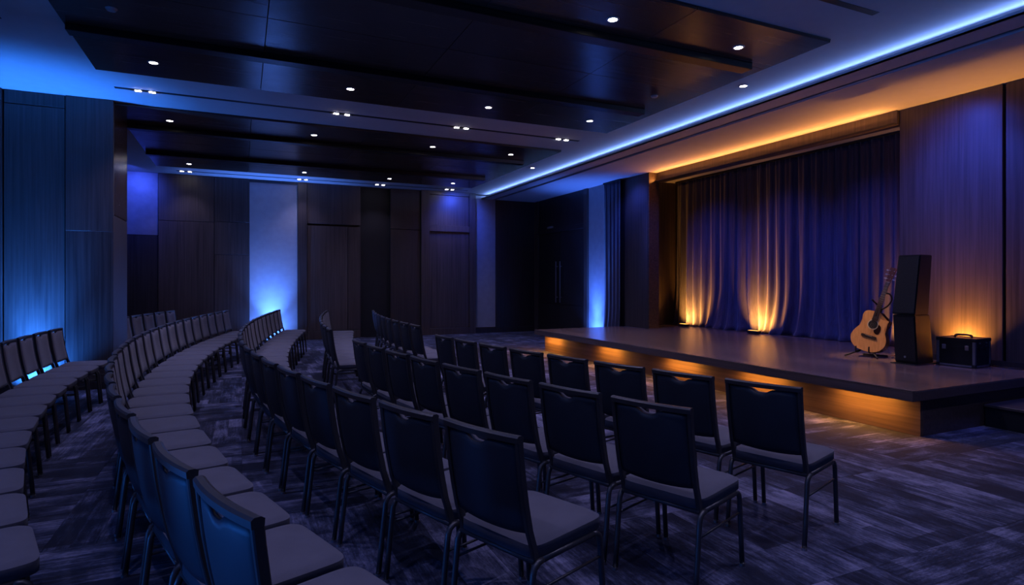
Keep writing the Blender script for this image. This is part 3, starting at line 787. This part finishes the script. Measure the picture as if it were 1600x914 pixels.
for sx in (-1, 1):
    for sy in (-1, 1):
        for z0 in (0.0, hz - 0.034):
            x0, x1 = sorted((sx * (hx + 0.008), sx * (hx - 0.032))); y0, y1 = sorted((sy * (hy + 0.008), sy * (hy - 0.032)))
            box('corner_cap', (x0, x1, y0, y1, z0, z0 + 0.042), 'black', fc, bev=0.008, seg=2)
obj('handle', tube_mesh('handle', smooth_path([(0.0, -0.09, hz), (0, -0.085, hz + 0.025), (0, -0.05, hz + 0.035), (0, 0.05, hz + 0.035), (0, 0.085, hz + 0.025), (0, 0.09, hz)]), 0.012), 'black', fc)
for y in (-0.12, 0.12):
    box('latch', (-hx - 0.012, -hx - 0.003, y - 0.02, y + 0.02, 0.205, 0.26), 'alu', fc, bev=0.003)
for x in (-0.08, 0.08):
    box('latch', (x - 0.018, x + 0.018, -hy - 0.012, -hy - 0.003, 0.205, 0.26), 'black', fc, bev=0.003)
    box('latch', (x - 0.012, x + 0.012, -hy - 0.010, -hy - 0.003, 0.285, 0.30), 'alu', fc)

# ------------------------------------------------------------------ guitar and stand
M['spruce'] = wood('spruce_top', (0.60, 0.27, 0.085), (0.80, 0.39, 0.14), 'z', 0.3, 1.6, coat=0.4)
M['mahogany'] = wood('dark_mahogany', (0.035, 0.014, 0.008), (0.09, 0.035, 0.018), 'z', 0.28, 1.2, coat=0.4)
M['rosewood'] = wood('rosewood', (0.020, 0.012, 0.009), (0.05, 0.03, 0.022), 'z', 0.4, 1.5)
M['headwood'] = wood('red_headstock', (0.10, 0.02, 0.012), (0.20, 0.045, 0.025), 'z', 0.3, 1.5)
M['pick'] = plain('tortoise_guard', (0.02, 0.008, 0.006), 0.2)
M['ivory'] = plain('ivory_binding', (0.6, 0.48, 0.32), 0.4)
M['string'] = plain('steel_string', (0.6, 0.55, 0.45), 0.3, metal=1.0)
g = thing('acoustic_guitar', 'honey coloured cutaway acoustic guitar standing on the stage', 'guitar', (7.64, 5.24, 0.545))
GS = 1.12
# local frame: x to viewer's right, y away from viewer, z up the neck; bottom of body at z = 0
view = math.atan2(5.20, 7.66)
yaw = math.radians(-31)           # soundboard faces the camera, turned a little to the left
g.rotation_mode = 'XYZ'
Rg = Matrix.Rotation(yaw + math.radians(-44), 3, 'Z') @ Matrix.Rotation(math.radians(-8), 3, 'X') @ Matrix.Rotation(math.radians(15), 3, 'Y')
g.rotation_euler = Rg.to_euler(); g.scale = (GS, GS, GS)
left = [(0.0, 0.0), (0.07, 0.006), (0.13, 0.03), (0.175, 0.075), (0.197, 0.135), (0.19, 0.195), (0.163, 0.25), (0.137, 0.295), (0.130, 0.335), (0.137, 0.385), (0.142, 0.425), (0.130, 0.465), (0.095, 0.488), (0.03, 0.495)]
right = [(0.0, 0.0), (0.07, 0.006), (0.13, 0.03), (0.175, 0.075), (0.197, 0.135), (0.19, 0.195), (0.163, 0.25), (0.138, 0.295), (0.132, 0.335), (0.142, 0.38), (0.152, 0.41), (0.140, 0.425), (0.105, 0.415), (0.065, 0.42), (0.04, 0.455), (0.03, 0.495)]
lp = smooth_path([(-a, 0, b) for a, b in left], 4); rp = smooth_path([(a, 0, b) for a, b in right], 4)
outline = lp[::-1][:-1] + rp            # from neck-left round the bottom to neck-right
def plate(name, pts, y0, y1, sc=1.0):
    bm = bmesh.new(); n = len(pts)
    a = [bm.verts.new((p[0] * sc, y0, 0.25 + (p[2] - 0.25) * sc)) for p in pts]; b = [bm.verts.new((p[0] * sc, y1, 0.25 + (p[2] - 0.25) * sc)) for p in pts]
    for k in range(n): bm.faces.new((a[k], a[(k + 1) % n], b[(k + 1) % n], b[k]))
    fa = bm.faces.new(a); fb = bm.faces.new(b[::-1])
    bmesh.ops.triangulate(bm, faces=[fa, fb])
    return finish(bm, name)
obj('body', plate('body', outline, 0.0, 0.115), 'mahogany', g)
sbd = obj('soundboard', plate('soundboard', outline, -0.005, -0.0005, 0.992), 'spruce', g)
def ydisc(name, c, r, th, n=28):
    bm = bmesh.new(); add_disc(bm, (0, 0, 0), r, th, n)
    bmesh.ops.rotate(bm, verts=bm.verts[:], cent=(0, 0, 0), matrix=Matrix.Rotation(PI / 2, 3, 'X'))
    bmesh.ops.translate(bm, verts=bm.verts[:], vec=c)
    return finish(bm, name)
obj('rosette', ydisc('rosette', (0, -0.0052, 0.335), 0.062, 0.0012), 'ivory', sbd)
obj('sound_hole', ydisc('sound_hole', (0, -0.0066, 0.335), 0.051, 0.0012), 'black', sbd)
pg = [(0.058, 0, 0.352), (0.085, 0, 0.335), (0.098, 0, 0.30), (0.095, 0, 0.255), (0.075, 0, 0.232), (0.045, 0, 0.24), (0.028, 0, 0.27), (0.045, 0, 0.292), (0.058, 0, 0.315)]
bm = bmesh.new(); pp = smooth_path(pg, 3)
va = [bm.verts.new((p.x, -0.0055, p.z)) for p in pp]; vb = [bm.verts.new((p.x, -0.0085, p.z)) for p in pp]
for k in range(len(pp)): bm.faces.new((va[k], va[(k + 1) % len(pp)], vb[(k + 1) % len(pp)], vb[k]))
bm.faces.new(va); bm.faces.new(vb[::-1])
obj('pickguard', finish(bm, 'pickguard'), 'pick', sbd)
bm = bmesh.new(); add_box(bm, -0.085, 0.085, -0.016, -0.0055, 0.168, 0.200)
bmesh.ops.bevel(bm, geom=bm.edges[:], offset=0.004, segments=2, affect='EDGES')
obj('bridge', finish(bm, 'bridge'), 'rosewood', sbd)
box('saddle', (-0.038, 0.038, -0.020, -0.0165, 0.190, 0.194), 'ivory', sbd)
nk = obj('neck', tube_mesh('neck', [(0, 0.006, 0.44), (0, 0.008, 0.6), (0, 0.008, 0.86)], [0.027, 0.024, 0.021], 12, sq=0.8), 'mahogany', g)
bm = bmesh.new()
v = [bm.verts.new(p) for p in ((-0.029, -0.016, 0.385), (0.029, -0.016, 0.385), (0.0215, -0.016, 0.862), (-0.0215, -0.016, 0.862), (-0.029, -0.009, 0.385), (0.029, -0.009, 0.385), (0.0215, -0.009, 0.862), (-0.0215, -0.009, 0.862))]
for f in ((0, 1, 2, 3), (4, 7, 6, 5), (0, 4, 5, 1), (1, 5, 6, 2), (2, 6, 7, 3), (3, 7, 4, 0)): bm.faces.new([v[i] for i in f])
fb = obj('fingerboard', finish(bm, 'fingerboard'), 'rosewood', g)
sl = 0.862 - 0.192
for k in range(1, 20):
    z = 0.862 - sl * (1 - 2 ** (-k / 12)); hw = 0.0215 + (0.862 - z) / 0.477 * 0.0075
    box('fret', (-hw, hw, -0.0175, -0.0162, z - 0.0008, z + 0.0008), 'string', fb)
box('nut', (-0.0215, 0.0215, -0.019, -0.008, 0.8625, 0.868), 'ivory', fb)
bm = bmesh.new()
v = [bm.verts.new(p) for p in ((-0.024, -0.010, 0.869), (0.024, -0.010, 0.869), (0.037, 0.018, 1.045), (-0.037, 0.018, 1.045), (-0.024, 0.006, 0.869), (0.024, 0.006, 0.869), (0.037, 0.033, 1.045), (-0.037, 0.033, 1.045))]
for f in ((0, 1, 2, 3), (4, 7, 6, 5), (0, 4, 5, 1), (1, 5, 6, 2), (2, 6, 7, 3), (3, 7, 4, 0)): bm.faces.new([v[i] for i in f])
hs = obj('headstock', finish(bm, 'headstock'), 'headwood', g)
for s in (-1, 1):
    for k in range(3):
        z = 0.905 + 0.05 * k; w_ = 0.026 + 0.0037 * k * 1.0; yq = -0.004 + 0.008 * k
        bm = bmesh.new(); add_tube(bm, [(s * w_, yq + 0.01, z), (s * (w_ + 0.018), yq + 0.01, z)], 0.003, 6)
        add_box(bm, min(s * (w_ + 0.018), s * (w_ + 0.034)), max(s * (w_ + 0.018), s * (w_ + 0.034)), yq + 0.005, yq + 0.015, z - 0.008, z + 0.008)
        add_tube(bm, [(s * (w_ - 0.012), yq - 0.004, z), (s * (w_ - 0.012), yq - 0.014, z)], 0.004, 8)
        obj('tuning_peg', finish(bm, 'tuning_peg'), 'chrome', hs)
for k in range(6):
    x0 = -0.027 + 0.0108 * k; x1 = -0.017 + 0.0068 * k
    obj('string', tube_mesh('string', [(x0, -0.021, 0.191), (x1, -0.0195, 0.866)], 0.0006, 4), 'string', g)
# stand
gs = thing('guitar_stand', 'folding black stand holding the acoustic guitar', 'stand', (7.64, 5.24, 0.46), yaw + math.radians(-44))
for s in (-1, 1):
    obj('front_foot', tube_mesh('front_foot', [(s * 0.05, 0.10, 0.10), (s * 0.14, -0.02, 0.045), (s * 0.20, -0.10, 0.012)], 0.011), 'black', gs)
    obj('cradle_arm', tube_mesh('cradle_arm', smooth_path([(s * 0.06, 0.16, 0.13), (s * 0.075, 0.06, 0.075), (s * 0.08, -0.04, 0.07), (s * 0.08, -0.055, 0.11), (s * 0.08, -0.05, 0.15)]), 0.010), 'black', gs)
obj('rear_leg', tube_mesh('rear_leg', [(0.0, 0.14, 0.13), (0.06, 0.26, 0.012)], 0.012), 'black', gs)
obj('rear_foot', tube_mesh('rear_foot', [(-0.10, 0.26, 0.013), (0.20, 0.26, 0.013)], 0.012), 'black', gs)
obj('post', tube_mesh('post', smooth_path([(0.0, 0.14, 0.12), (0.06, 0.22, 0.40), (0.14, 0.24, 0.66)]), 0.013), 'black', gs)
obj('neck_rest', tube_mesh('neck_rest', smooth_path([(0.14, 0.24, 0.64), (0.23, 0.20, 0.70), (0.285, 0.16, 0.78), (0.27, 0.13, 0.85), (0.21, 0.11, 0.87)]), 0.010), 'black', gs)
obj('neck_rest', tube_mesh('neck_rest', smooth_path([(0.14, 0.24, 0.64), (0.11, 0.18, 0.70), (0.10, 0.10, 0.74), (0.08, 0.05, 0.78)]), 0.010), 'black', gs)

# ------------------------------------------------------------------ cables on the stage
M['cable'] = plain('black_cable', (0.012, 0.012, 0.014), 0.5)
M['cable_grey'] = plain('grey_cable', (0.18, 0.17, 0.17), 0.5)
def cable(pts, label, mat='cable', r=0.005):
    c = Vector(pts[0])
    o = obj('cable', tube_mesh('cable', smooth_path([Vector(p) - c for p in pts], 8), r, 6), mat, None, c)
    tag(o, label, 'cable')
cable([(7.98, 5.02, 0.466), (8.06, 4.90, 0.466), (7.9, 4.86, 0.466), (7.84, 4.98, 0.468), (8.0, 5.05, 0.472), (8.10, 4.92, 0.470), (8.0, 4.80, 0.466)], 'grey cable looped on the stage between guitar and loudspeaker', 'cable_grey')
cable([(8.24, 4.02, 0.467), (8.2, 3.90, 0.466), (8.23, 3.75, 0.466), (8.19, 3.6, 0.466), (8.22, 3.45, 0.466)], 'black cable along the stage wall right of the flight case')
cable([(9.06, 10.64, 0.467), (8.95, 10.98, 0.466), (8.8, 10.9, 0.466), (8.72, 11.0, 0.468)], 'thin grey cable by the far amber uplight', 'cable_grey', 0.004)
cable([(9.10, 8.33, 0.467), (9.13, 8.2, 0.466), (9.17, 7.9, 0.466), (9.12, 7.5, 0.466), (9.17, 7.2, 0.466)], 'thin grey cable along the curtain hem right of the middle uplight', 'cable_grey', 0.004)
